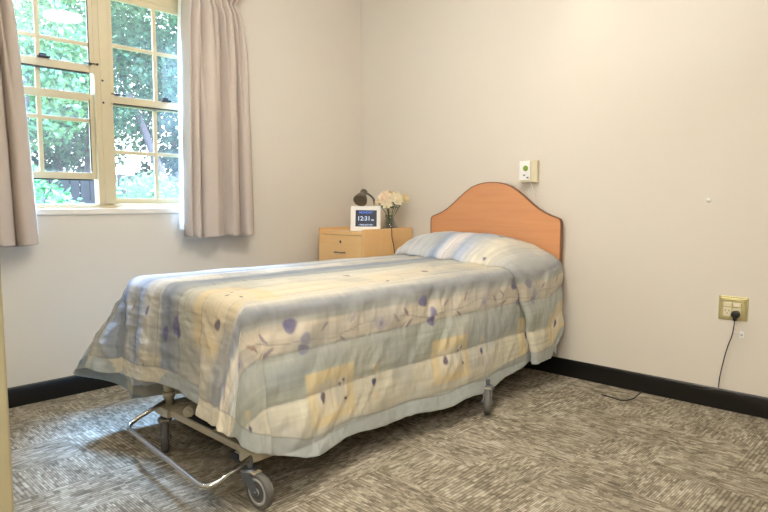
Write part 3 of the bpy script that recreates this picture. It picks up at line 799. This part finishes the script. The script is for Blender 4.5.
# mattress and sheet
mt = thing('mattress', 'blue grey vinyl mattress beneath the quilt on the bed platform', 'mattress', (1.26, -1.12, .44))
m = MB(); m.box((-.42, -1.03, 0), (.42, 1.03, .225)); m.build('mattress_core', M_MATTR, mt, .03)
m = MB()
n1 = 24
prof = [(1.30, .686), (1.60, .684), (1.690, .672), (1.722, .62), (1.728, .45), (1.730, .30), (1.740, .175)]
for jj, yy in enumerate(np.linspace(-.55, -.088, n1)):
    for (x_, z_) in prof:
        zz = z_ if z_ > .2 else z_ - .03 + .14*(1-float(sstep(-.17, -.10, np.array(yy))))
        m.v.append((x_+(.026*float(sstep(-.16, -.09, np.array(yy))) if z_ < .2 else 0), yy, zz))
k = len(prof)
for j in range(n1-1):
    for i in range(k-1): m.f.append((j*k+i, (j+1)*k+i, (j+1)*k+i+1, j*k+i+1)); m.mi.append(0); m.sm.append(True)
sh = m.build('bed_sheet', M_SHEET, None, fix=False); tag(sh, 'white sheet corner peeping out below the quilt beside the headboard', 'sheet')
so = sh.modifiers.new('cloth', 'SOLIDIFY'); so.thickness = .003

# ------------------------------------------------------------------ bedside cabinet
cab = thing('bedside_cabinet', 'small beech bedside cabinet with drawers standing in the room corner', 'cabinet', (.325, -.27, 0))
cx0, cx1, cy0, cy1 = -.235, .235, -.25, .245
m = MB(); m.box((cx0, cy0, .0), (cx0+.018, cy1, .865)); m.build('side_panel', M_CABS, cab, .003)
m = MB(); m.box((cx1-.018, cy0, .0), (cx1, cy1, .865)); m.build('side_panel', M_CABS, cab, .003)
m = MB(); m.box((cx0+.018, cy1-.018, .0), (cx1-.018, cy1, .865)); m.build('back_panel', M_CAB, cab, .003)
m = MB(); m.box((cx0+.018, cy0+.002, .822), (cx1-.018, cy1-.018, .846)); m.build('top_board', M_CAB, cab, .003)
m = MB(); m.box((cx0+.018, cy0+.03, .05), (cx1-.018, cy0+.05, .822)); m.box((cx0+.018, cy0+.03, 0), (cx1-.018, cy0+.045, .06)); m.build('carcass', M_DARKST, cab)
for (z0, z1, lock) in ((.612, .8185, True), (.345, .604, False), (.068, .337, False)):
    m = MB(); m.box((cx0+.020, cy0+.0, z0), (cx1-.020, cy0+.03, z1)); dr = m.build('drawer', M_CAB, cab, .003)
    zc = z0+(z1-z0)*.42
    m = MB(); m.tube([(-.045, cy0+.0, zc), (-.045, cy0-.022, zc), (-.038, cy0-.027, zc), (.038, cy0-.027, zc), (.045, cy0-.022, zc), (.045, cy0, zc)], .0045, 8); m.build('handle', M_STEEL, dr)
    if lock:
        m = MB(); m.lathe([(.0, 0), (.009, 0), (.009, .004), (.006, .006), (0, .006)], 16, Matrix.Translation((.0, cy0, z1-.045)) @ Matrix.Rotation(PI/2, 4, 'X')); m.build('lock', M_STEEL, dr)
ZT = .846
# ------------------------------------------------------------------ digital clock
clock = thing('digital_clock', 'white framed digital day clock showing 12:31 on the bedside cabinet', 'clock', (.40, -.35, ZT), R_(38))
cw, ch = .212, .176
tilt = Matrix.Rotation(R_(-9), 4, 'X')
def CL(x, y, z): return tilt @ Vector((x, y, z))
grp = bpy.data.objects.new('frame', None)
m = MB()
def tb(lo, hi, mi=0): m.box(lo, hi, mi, tilt)
bz = .028; sx = .034
tb((-cw/2, -.006, 0), (cw/2, .012, bz)); tb((-cw/2, -.006, ch-bz), (cw/2, .012, ch)); tb((-cw/2, -.006, bz), (-cw/2+sx, .012, ch-bz)); tb((cw/2-sx+.008, -.006, bz), (cw/2, .012, ch-bz))
tb((-cw/2+.002, .010, .002), (cw/2-.002, .02, ch-.002))
fr = m.build('frame', M_WHITE, clock, .002)
m = MB(); tb((-cw/2+sx, -.003, bz), (cw/2-sx+.008, .010, ch-bz)); scn = m.build('screen', M_SCREEN, clock)
m = MB(); m.box((-.03, .018, 0), (.03, .075, .006)); m.box((-.03, .018, 0), (.03, .026, .09), 0); m.build('stand', M_WHITE, clock, .002)
def ctext(body, size, x, z, mat, bold=0., al='CENTER'):
    o = text_mesh(body, size, mat, scn, 'lettering', CL(x, -.0036, z), al, bold); o.rotation_euler = (PI/2 - R_(9), 0, 0); return o
ctext('MONDAY', .0215, .002, ch-bz-.018, M_LCDB, .0006)
ctext('12:31', .043, -.012, ch/2-.001, M_LCDW, .0008)
ctext('PM', .015, .050, ch/2-.012, M_LCDW, .0003)
ctext('1 FEBRUARY 2021', .0135, .003, bz+.014, M_LCDW, .0003)

# ------------------------------------------------------------------ desk lamp
lamp = thing('desk_lamp', 'dark grey desk lamp with bell shade leaning behind the white clock', 'lamp', (.325, -.19, ZT))
m = MB(); m.lathe([(0, 0), (.058, 0), (.062, .006), (.060, .014), (.020, .020), (.012, .026), (0, .026)], 28); m.build('base', M_LAMP, lamp)
sc_ = Vector((-.031, -.110, .212))                    # shade mouth centre
cdir = Vector((.34, -.70, -.60)).normalized()        # the way the mouth looks
MM = Matrix.Translation(sc_) @ (-cdir).to_track_quat('Z', 'Y').to_matrix().to_4x4()
arm = spline([(.0, .0, .022), (.012, -.004, .10), (.022, -.014, .18), (.013, -.024, .235), tuple(sc_ - cdir*.112)], 8)
m = MB(); m.tube(arm, .0075, 10); m.build('gooseneck', M_LAMP, lamp)
m = MB(); m.lathe([(.050, .0), (.0515, .002), (.050, .016), (.040, .046), (.030, .062), (.027, .070), (.028, .100), (.026, .112), (.016, .120), (0, .121)], 28, MM)
m.lathe([(.050, .0), (.048, .002), (.046, .016), (.036, .045), (.024, .060), (0, .062)], 28, MM, 1); m.build('lamp_shade', [M_LAMP, M_LAMPIN], lamp)
crd = [Vector(p)+Vector((.035, -.010, 0)) for p in spline([(.1975, -.052, .0235), (.204, -.053, .0225), (.206, -.053, .01), (.207, -.052, -.04), (.212, -.048, -.075), (.207, -.03, -.12), (.208, -.01, -.30)], 6)]
m = MB(); m.tube(spline([(.05, -.03, .006), (.10, -.075, .004), (.16, -.085, .004), (.205, -.075, .008), (.2325, -.062, .0235)], 6)[:-1] + crd, .0025, 6); m.build('cord', M_BLACK, lamp)

# ------------------------------------------------------------------ vase and flowers
VX, VY = .474, -.174
vase = thing('glass_vase', 'small clear flared glass vase on the bedside cabinet', 'vase', (VX, VY, ZT))
m = MB(); m.lathe([(.0, 0), (.060, 0), (.063, .004), (.058, .020), (.042, .055), (.032, .085), (.037, .110), (.035, .110), (.030, .086), (.039, .055), (.054, .020), (.058, .010), (0, .008)], 28); m.build('vase_body', M_VASE, vase)
m = MB(); m.lathe([(0, .0095), (.047, .0095), (.043, .022), (.036, .042), (0, .042)], 24); tag(m.build('pebbles', plain('dark_pebbles', (120, 104, 80), .6, var=.5, scale=120, bump=.6), vase), 'dark pebbles in the vase foot')
bq = thing('flower_bouquet', 'bunch of cream and blush artificial roses standing in the glass vase', 'flowers', (VX, VY, ZT))
M_STEM = plain('green_stem', (88, 104, 62), .5)
M_LEAF2 = plain('rose_leaf', (96, 124, 70), .5, var=.2)
petal_mats = [plain('petal_cream', (246, 236, 210), .6, var=.05), plain('petal_blush', (242, 224, 200), .6, var=.06), plain('petal_yellow', (240, 224, 172), .6, var=.05)]
def rose(c, up, rad, mat, seed):
    rr = random.Random(seed); q = Vector(up).normalized().to_track_quat('Z', 'Y').to_matrix().to_4x4(); B = Matrix.Translation(c) @ q
    m = MB()
    for layer, (n_, rb, h, op) in enumerate(((3, .25, .9, .12), (5, .5, .85, .35), (6, .78, .72, .62), (7, 1.0, .5, .9))):
        for k in range(n_):
            a0 = 2*PI*k/n_ + layer*.5 + rr.uniform(-.15, .15); vs = []; nu, nw = 6, 5
            for iw in range(nw+1):
                w_ = iw/nw
                for iu in range(nu+1):
                    u_ = iu/nu*2-1
                    wid = (1.25*PI/n_)*math.sqrt(max(0, 1-(w_*.98)**4))*(.55+.45*w_)
                    an = a0 + u_*wid
                    r_ = rad*(rb*(.25+.75*w_**.7) + op*.22*w_**3 - .05*u_*u_*w_)
                    z_ = rad*(h*w_ - .25 - .22*op*w_**4 - .08*u_*u_)
                    vs.append(B @ Vector((r_*math.cos(an), r_*math.sin(an), z_)))
            m.add(vs, [(j*(nu+1)+i, j*(nu+1)+i+1, (j+1)*(nu+1)+i+1, (j+1)*(nu+1)+i) for j in range(nw) for i in range(nu)], 0, True)
    m.ball(tuple(B @ Vector((0, 0, rad*.0))), rad*.45, 10, 8)
    return m.build('rose_head', mat, bq, fix=False)
heads = [(tuple(q*f_ for q, f_ in zip(c, (1.3, 1.3, 1.06))), r_*1.22, k_) for c, r_, k_ in [((-.040, -.050, .190), .038, 0), ((.008, -.055, .226), .040, 1), ((.058, -.010, .214), .040, 0), ((-.028, .010, .234), .038, 2), ((.040, .045, .225), .036, 0), ((-.062, .030, .200), .034, 1), ((.032, -.058, .182), .030, 0), ((.085, .035, .218), .028, 2)]]
for i, (c, rr, mi) in enumerate(heads):
    o = rose(c, (c[0]*2.2, c[1]*2.2, .12), rr, petal_mats[mi], i)
    m = MB(); m.tube(spline([(c[0]*.2, c[1]*.2, .042), (c[0]*.25, c[1]*.25, .10), (c[0]*.8, c[1]*.8, c[2]-.02)], 5), .0028, 6); m.build('stem', M_STEM, bq)
for k in range(11):
    a_ = k*2.39; rad = .055+.02*random.random(); z_ = .165+.04*random.random()
    m = MB(); vs = []; dirv = Vector((math.cos(a_), math.sin(a_), .1)); sd = Vector((-math.sin(a_), math.cos(a_), 0))
    for iw in range(7):
        w_ = iw/6; wd = .017*math.sin(PI*min(1, w_*.97+.03))
        p = Vector((0, 0, z_)) + dirv*(.02+rad*w_) + Vector((0, 0, -.02*w_*w_))
        vs += [p-sd*wd, p+Vector((0, 0, -.004)), p+sd*wd]
    m.add(vs, [(i*3+j, i*3+j+1, i*3+j+4, i*3+j+3) for i in range(6) for j in range(2)], 0, True); m.build('leaf', M_LEAF2, bq, fix=False)

# ------------------------------------------------------------------ wall items
cb = thing('nurse_call_unit', 'white and cream call unit with green button on the wall above the headboard', 'call unit', (1.52, 0, 1.24))
m = MB(); m.box((-.068, -.030, -.062), (.050, -.002, .064)); m.build('housing', M_CREAMPL, cb, .004)
m = MB(); m.box((-.064, -.050, -.058), (.010, -.030, .062)); fp = m.build('handset', M_WHITE, cb, .006)
m = MB(); m.lathe([(0, 0), (.017, 0), (.017, .003), (.012, .006), (0, .006)], 20, Matrix.Translation((-.018, -.050, .016)) @ Matrix.Rotation(PI/2, 4, 'X')); m.build('button', M_GREEN, fp)
m = MB(); m.box((-.034, -.052, -.030), (-.020, -.0495, -.022)); m.box((-.010, -.052, -.046), (.004, -.0495, -.036)); m.build('mark', M_GREY, fp)
m = MB(); m.box((-.072, -.056, -.068), (.052, 0, -.062)); m.build('shelf_bracket', M_CREAMPL, cb, .001)
m = MB(); m.tube(spline([(.005, -.040, -.058), (.012, -.034, -.075), (.022, -.020, -.12), (.030, -.010, -.20), (.040, -.008, -.30), (.046, -.008, -.45)], 6), .0025, 6); m.build('cord', M_WHITE, cb)

po = thing('power_outlet', 'square brass double power outlet low on the wall right of the bed', 'outlet', (2.665, 0, .522))
m = MB()
m.prism([(-.066, -.060), (.066, -.060), (.066, .060), (-.066, .060)], -.006, -.001, 'y'); m.prism([(-.058, -.052), (.058, -.052), (.058, .052), (-.058, .052)], -.010, -.006, 'y'); pl = m.build('face_plate', M_BRASS, po, .003)
m = MB(); vsx = [(-.046+.092*i/10, .040+.006*math.sin(PI*i/10)) for i in range(11)]; m.prism([(-.046, .036)] + vsx + [(.046, .036)], -.013, -.010, 'y'); m.build('rim_arc', M_BRASS, po, .001)
for xx in (-.026, .016):
    m = MB(); m.box((xx-.016, -.0135, .008), (xx+.020, -.010, .032)); sw = m.build('switch', M_CLEARPL, po, .002)
    m = MB(); m.box((xx-.016, -.0125, -.040), (xx+.020, -.010, .002)); so_ = m.build('socket', M_CLEARPL, po, .002)
    m = MB()
    for (dx, dz, rot) in ((-.006, -.012, .5), (.010, -.012, -.5), (.002, -.026, 0)):
        Mx = Matrix.Translation((xx+dx, -.0128, dz)) @ Matrix.Rotation(rot, 4, 'Y'); m.box((-.0012, -.0006, -.004), (.0012, .0006, .004), 0, Mx)
    m.build('slot', M_BLACK, so_)
pg = thing('power_plug', 'black plug with a thin cord in the brass outlet', 'plug', (2.682, -.0135, .496))
m = MB(); m.lathe([(0, 0), (.019, 0), (.020, .006), (.018, .026), (.013, .034), (0, .035)], 20, Matrix.Rotation(PI/2, 4, 'X')); m.box((-.008, -.030, -.030), (.008, -.012, -.012)); m.build('plug_body', M_BLACK, pg, .002)
m = MB(); m.tube(spline([(0, -.022, -.028), (-.003, -.018, -.06), (-.012, -.008, -.11), (-.030, -.004, -.17), (-.046, -.004, -.25), (-.058, -.004, -.33), (-.062, -.004, -.384)], 8), .0026, 6); cdd = m.build('cord', M_BLACK, pg)
m = MB(); m.box((.022, -.0095, -.112), (.040, -.0075, -.080)); m.tube([(-.006, -.012, -.085), (.022, -.0085, -.09)], .0008, 5); m.build('tag', M_WHITE, cdd)
m = MB(); m.box((.026, -.0100, -.104), (.036, -.0094, -.100)); m.box((.026, -.0100, -.096), (.036, -.0094, -.093)); m.build('mark', M_GREY, cdd)
m = MB(); m.tube(spline([(2.10, -.215, .004), (2.16, -.222, .004), (2.205, -.235, .004), (2.235, -.215, .004), (2.25, -.16, .004), (2.245, -.09, .004), (2.24, -.030, .004), (2.24, -.018, .004)], 8), .0032, 6)
tag(m.build('floor_cable', M_BLACK), 'short thin black cable lying on the carpet near the dark baseboard', 'cable')
m = MB(); m.lathe([(0, 0), (.011, 0), (.011, .003), (.007, .008), (0, .009)], 16, Matrix.Translation((2.53, -.0005, 1.06)) @ Matrix.Rotation(PI/2, 4, 'X'))
tag(m.build('wall_screw', M_WHITE), 'small pale screw head alone on the wall high right of the bed', 'screw')

# ceiling light (seen mirrored in the window glass)
cl = thing('ceiling_light', 'round white ceiling light mirrored in the upper left window pane', 'light', (1.80, -1.52, ZC))
m = MB(); m.lathe([(.165, -.001), (.175, -.012), (.175, -.042), (.160, -.050), (.150, -.046), (.150, -.001)], 40); m.build('ring', M_WHITE, cl)
m = MB(); m.lathe([(0, -.060), (.06, -.058), (.11, -.050), (.140, -.036), (.148, -.010), (0, -.008)], 40); m.build('diffuser', M_DIFF, cl)

# ------------------------------------------------------------------ outside
b = MB(); b.box((-30, -22, -.42), (-.14, 22, -.40)); lawn = b.build('ground', plain('lawn', (120, 140, 90), .9, var=.4, scale=3)); tag(lawn, kind='structure')
M_BARK = plain('bark', (104, 92, 100), .9, var=.25, scale=14, bump=.5)
M_L1 = leaf('leaves_bright', (70, 120, 80), (150, 196, 136)); M_L2 = leaf('leaves_mid', (44, 84, 70), (110, 158, 124)); M_L3 = leaf('leaves_deep', (36, 68, 66), (80, 122, 106)); M_L4 = leaf('leaves_pale', (110, 160, 112), (180, 214, 164))
def foliage(blobs, n, size, seed):
    rr = random.Random(seed); m = MB(); wsum = sum(bl[1]**2 for bl in blobs)
    for (c, r_, sq) in blobs:
        for k in range(int(n*r_*r_/wsum)):
            while True:
                p = Vector((rr.uniform(-1, 1), rr.uniform(-1, 1), rr.uniform(-1, 1)))
                if .35 < p.length < 1: break
            pos = Vector(c) + Vector((p.x*r_, p.y*r_, p.z*r_*sq))
            a = Vector((rr.gauss(0, 1), rr.gauss(0, 1), rr.gauss(-.4, .7))).normalized(); bdir = a.orthogonal().normalized()
            bdir.rotate(Matrix.Rotation(rr.uniform(0, 2*PI), 3, a)); L = size*rr.uniform(.6, 1.35); wd = L*.30
            nrm = a.cross(bdir)
            m.add([pos, pos+a*L*.45+bdir*wd+nrm*L*.06, pos+a*L, pos+a*L*.45-bdir*wd+nrm*L*.06], [(0, 1, 2), (0, 2, 3)])
    return m
def tree(name, label, cat, base, trunk, blobs, n, size, mat, seed, group=None):
    root = thing(name, label, cat, base, 0, group)
    loc = Vector(base); sub = lambda p: tuple(Vector(p)-loc)
    foliage([(sub(c), r_, sq) for c, r_, sq in blobs], n, size, seed).build('foliage', mat, root, fix=False)
    for tr in trunk:
        m = MB(); pts = spline([sub(p) for p, _ in tr], 5); rad = np.interp(np.linspace(0, 1, len(pts)), np.linspace(0, 1, len(tr)), [q for _, q in tr]); m.tube(pts, .05, 8, radii=list(rad)); m.build('trunk', M_BARK, root)
    return root
G = -.40
tree('garden_tree', 'bright green leafy tree outside behind the left window sash', 'tree', (-4.6, -1.3, G), [[((-4.6, -1.3, G), .10), ((-4.5, -1.2, 1.0), .08), ((-4.7, -1.0, 2.6), .05)], [((-4.55, -1.2, 1.1), .05), ((-4.3, -1.7, 2.3), .03)]],
     [((-4.6, -1.2, 2.5), 1.0, .9), ((-4.3, -1.9, 1.9), .8, .8), ((-4.7, -.75, 3.1), .75, .8), ((-4.5, -1.5, 1.1), .75, .7)], 9000, .085, M_L1, 11)
tree('garden_tree', 'dark forked trunk tree outside behind the right window sash', 'tree', (-5.2, 1.05, G), [[((-5.2, 1.05, G), .13), ((-5.2, 1.02, .9), .11), ((-5.2, .8, 1.7), .06), ((-5.2, .45, 2.6), .04)], [((-5.2, 1.02, .9), .08), ((-5.1, 1.25, 1.8), .05), ((-5.1, 1.45, 2.7), .035)]],
     [((-5.3, .75, 3.0), .75, .8), ((-5.2, 1.5, 2.9), .9, .8), ((-5.6, 1.0, 3.8), 1.1, .7), ((-5.4, .35, 2.3), .4, .7)], 8000, .085, M_L2, 12)
tree('garden_tree', 'tall mid green tree outside between both window sashes', 'tree', (-8.6, 1.0, G), [[((-8.6, 1.0, G), .14), ((-8.5, 1.1, 1.5), .11), ((-8.7, 1.3, 3.6), .07)]],
     [((-8.7, 1.2, 3.9), 1.5, .9), ((-8.6, .0, 3.0), 1.2, .8), ((-8.7, 2.8, 4.4), 1.4, .8), ((-8.6, 1.2, 2.3), .9, .7)], 9000, .11, M_L2, 13)
tree('garden_shrub', 'low bright shrub outside just beyond the open left sash', 'shrub', (-2.4, -1.75, G), [[((-2.4, -1.75, G), .03), ((-2.4, -1.75, .5), .02), ((-2.2, -1.6, 1.15), .01)], [((-2.4, -1.75, .3), .02), ((-2.5, -2.0, 1.2), .01)]],
     [((-2.4, -1.7, .75), .55, .95), ((-2.4, -1.45, .55), .45, .9), ((-2.3, -2.1, .6), .5, .9)], 5200, .07, M_L1, 14)
tree('garden_shrub', 'pale leafy shrub outside below the right window sash', 'shrub', (-3.2, -.15, G), [[((-3.2, -.15, G), .03), ((-3.2, -.1, .5), .02), ((-3.1, -.25, 1.2), .01)]],
     [((-3.2, -.25, .95), .5, .9), ((-3.3, .1, .65), .55, .9), ((-3.3, -.50, .7), .42, .9)], 4600, .075, M_L4, 15)
for i, (yy, hh) in enumerate(((-1.2, 2.9), (1.6, 3.3), (4.4, 3.2))):
    lb = ['far deep green hedge tree outside, mostly hidden by the left curtain', 'far deep green hedge tree outside seen through the left sash', 'far deep green hedge tree outside seen through the right sash'][i]
    tree('hedge_tree', lb, 'tree', (-11.6, yy, G), [[((-11.6, yy, G), .12), ((-11.6, yy, hh), .05)]], [((-11.6, yy, 1.2), 1.15, 1.2), ((-11.6, yy+.1, hh), 1.2, 1.1)], 2600, .2, M_L3, 30+i, 'far hedge trees')
fn = thing('garden_fence', 'dark purple grey paling fence outside beyond the right sash', 'fence', (-6.9, .6, G))
M_FENCE = plain('fence_timber', (112, 112, 128), .8, var=.25, scale=5)
m = MB()
for k in range(54): m.box((-.01, -4+k*.15, 0), (.012, -4+k*.15+.135, 1.9+.01*(k % 3)))
m.build('paling_panel', M_FENCE, fn)
m = MB(); m.box((.012, -4, .4), (.05, 4.1, .49)); m.box((.012, -4, 1.4), (.05, 4.1, 1.49)); m.build('rail', M_FENCE, fn)

# ------------------------------------------------------------------ light
wd = bpy.data.worlds.new('sky'); SC.world = wd; wd.use_nodes = True; nt = wd.node_tree; nt.nodes.clear()
ow = nt.nodes.new('ShaderNodeOutputWorld'); bg = nt.nodes.new('ShaderNodeBackground')
tc = nt.nodes.new('ShaderNodeTexCoord'); sx_ = nt.nodes.new('ShaderNodeSeparateXYZ'); rp = nt.nodes.new('ShaderNodeValToRGB')
nt.links.new(tc.outputs['Generated'], sx_.inputs[0]); nt.links.new(sx_.outputs[2], rp.inputs[0])
rp.color_ramp.elements[0].position = .0; rp.color_ramp.elements[0].color = (.95, .98, 1, 1)
rp.color_ramp.elements[1].position = .8; rp.color_ramp.elements[1].color = (.50, .70, 1.0, 1)
nt.links.new(rp.outputs[0], bg.inputs[0]); bg.inputs[1].default_value = 4.2; nt.links.new(bg.outputs[0], ow.inputs[0])
def light(name, typ, loc, energy, col, rot=(0, 0, 0), **kw):
    l = bpy.data.lights.new(name, typ); l.energy = energy; l.color = col
    for k, v in kw.items(): setattr(l, k, v)
    o = bpy.data.objects.new(name, l); COL.objects.link(o); o.location = loc; o.rotation_euler = rot; return o
light('sun', 'SUN', (0, 0, 8), 4.0, (1, .95, .86), (0, R_(42), R_(20)), angle=R_(3))
sg_ = light('window_fill', 'AREA', (-1.75, -1.80, 5.1), 4700, (.31, .55, 1), size=1.3)  # added blue lamp outside, strengthens the daylight patch on the carpet
sg_.rotation_euler = (Vector((.50, -2.20, 0))-Vector(sg_.location)).to_track_quat('-Z', 'Y').to_euler()
WARM = (1, .945, .88)
light('ceiling_lamp', 'AREA', (1.80, -1.52, 2.53), 14, WARM, shape='DISK', size=.28)
cl_ = light('doorway_fill', 'AREA', (3.55, -4.1, 2.0), 50, (1, .965, .92), size=1.1)  # added fill behind the camera for the quilt side and foot, no fixture
cl_.rotation_euler = (Vector((1.6, -1.2, .7))-Vector(cl_.location)).to_track_quat('-Z', 'Y').to_euler()
light('bounce_fill', 'AREA', (2.3, -2.3, 2.42), 61, (1, .975, .95), (R_(150), R_(0), R_(44)), size=.9)  # added soft fill thrown up onto the ceiling, no fixture there
sp_ = light('wall_glow_spot', 'SPOT', (1.86, -.30, 2.57), 5.5, (1, .95, .85), (0, 0, 0), spot_size=R_(64), spot_blend=1.0, shadow_soft_size=.12)  # added spot without a fixture, makes the glow high on the wall
sp_.rotation_euler = (Vector((1.84, 0, 1.90))-Vector(sp_.location)).to_track_quat('-Z', 'Y').to_euler()

# ------------------------------------------------------------------ render look
SC.view_settings.view_transform = 'Standard'; SC.view_settings.look = 'None'; SC.view_settings.exposure = 0.0; SC.view_settings.gamma = 1.0
SC.cycles.use_denoising = True; SC.cycles.max_bounces = 10; SC.cycles.diffuse_bounces = 6; SC.cycles.transparent_max_bounces = 16
SC.cycles.sample_clamp_indirect = 8
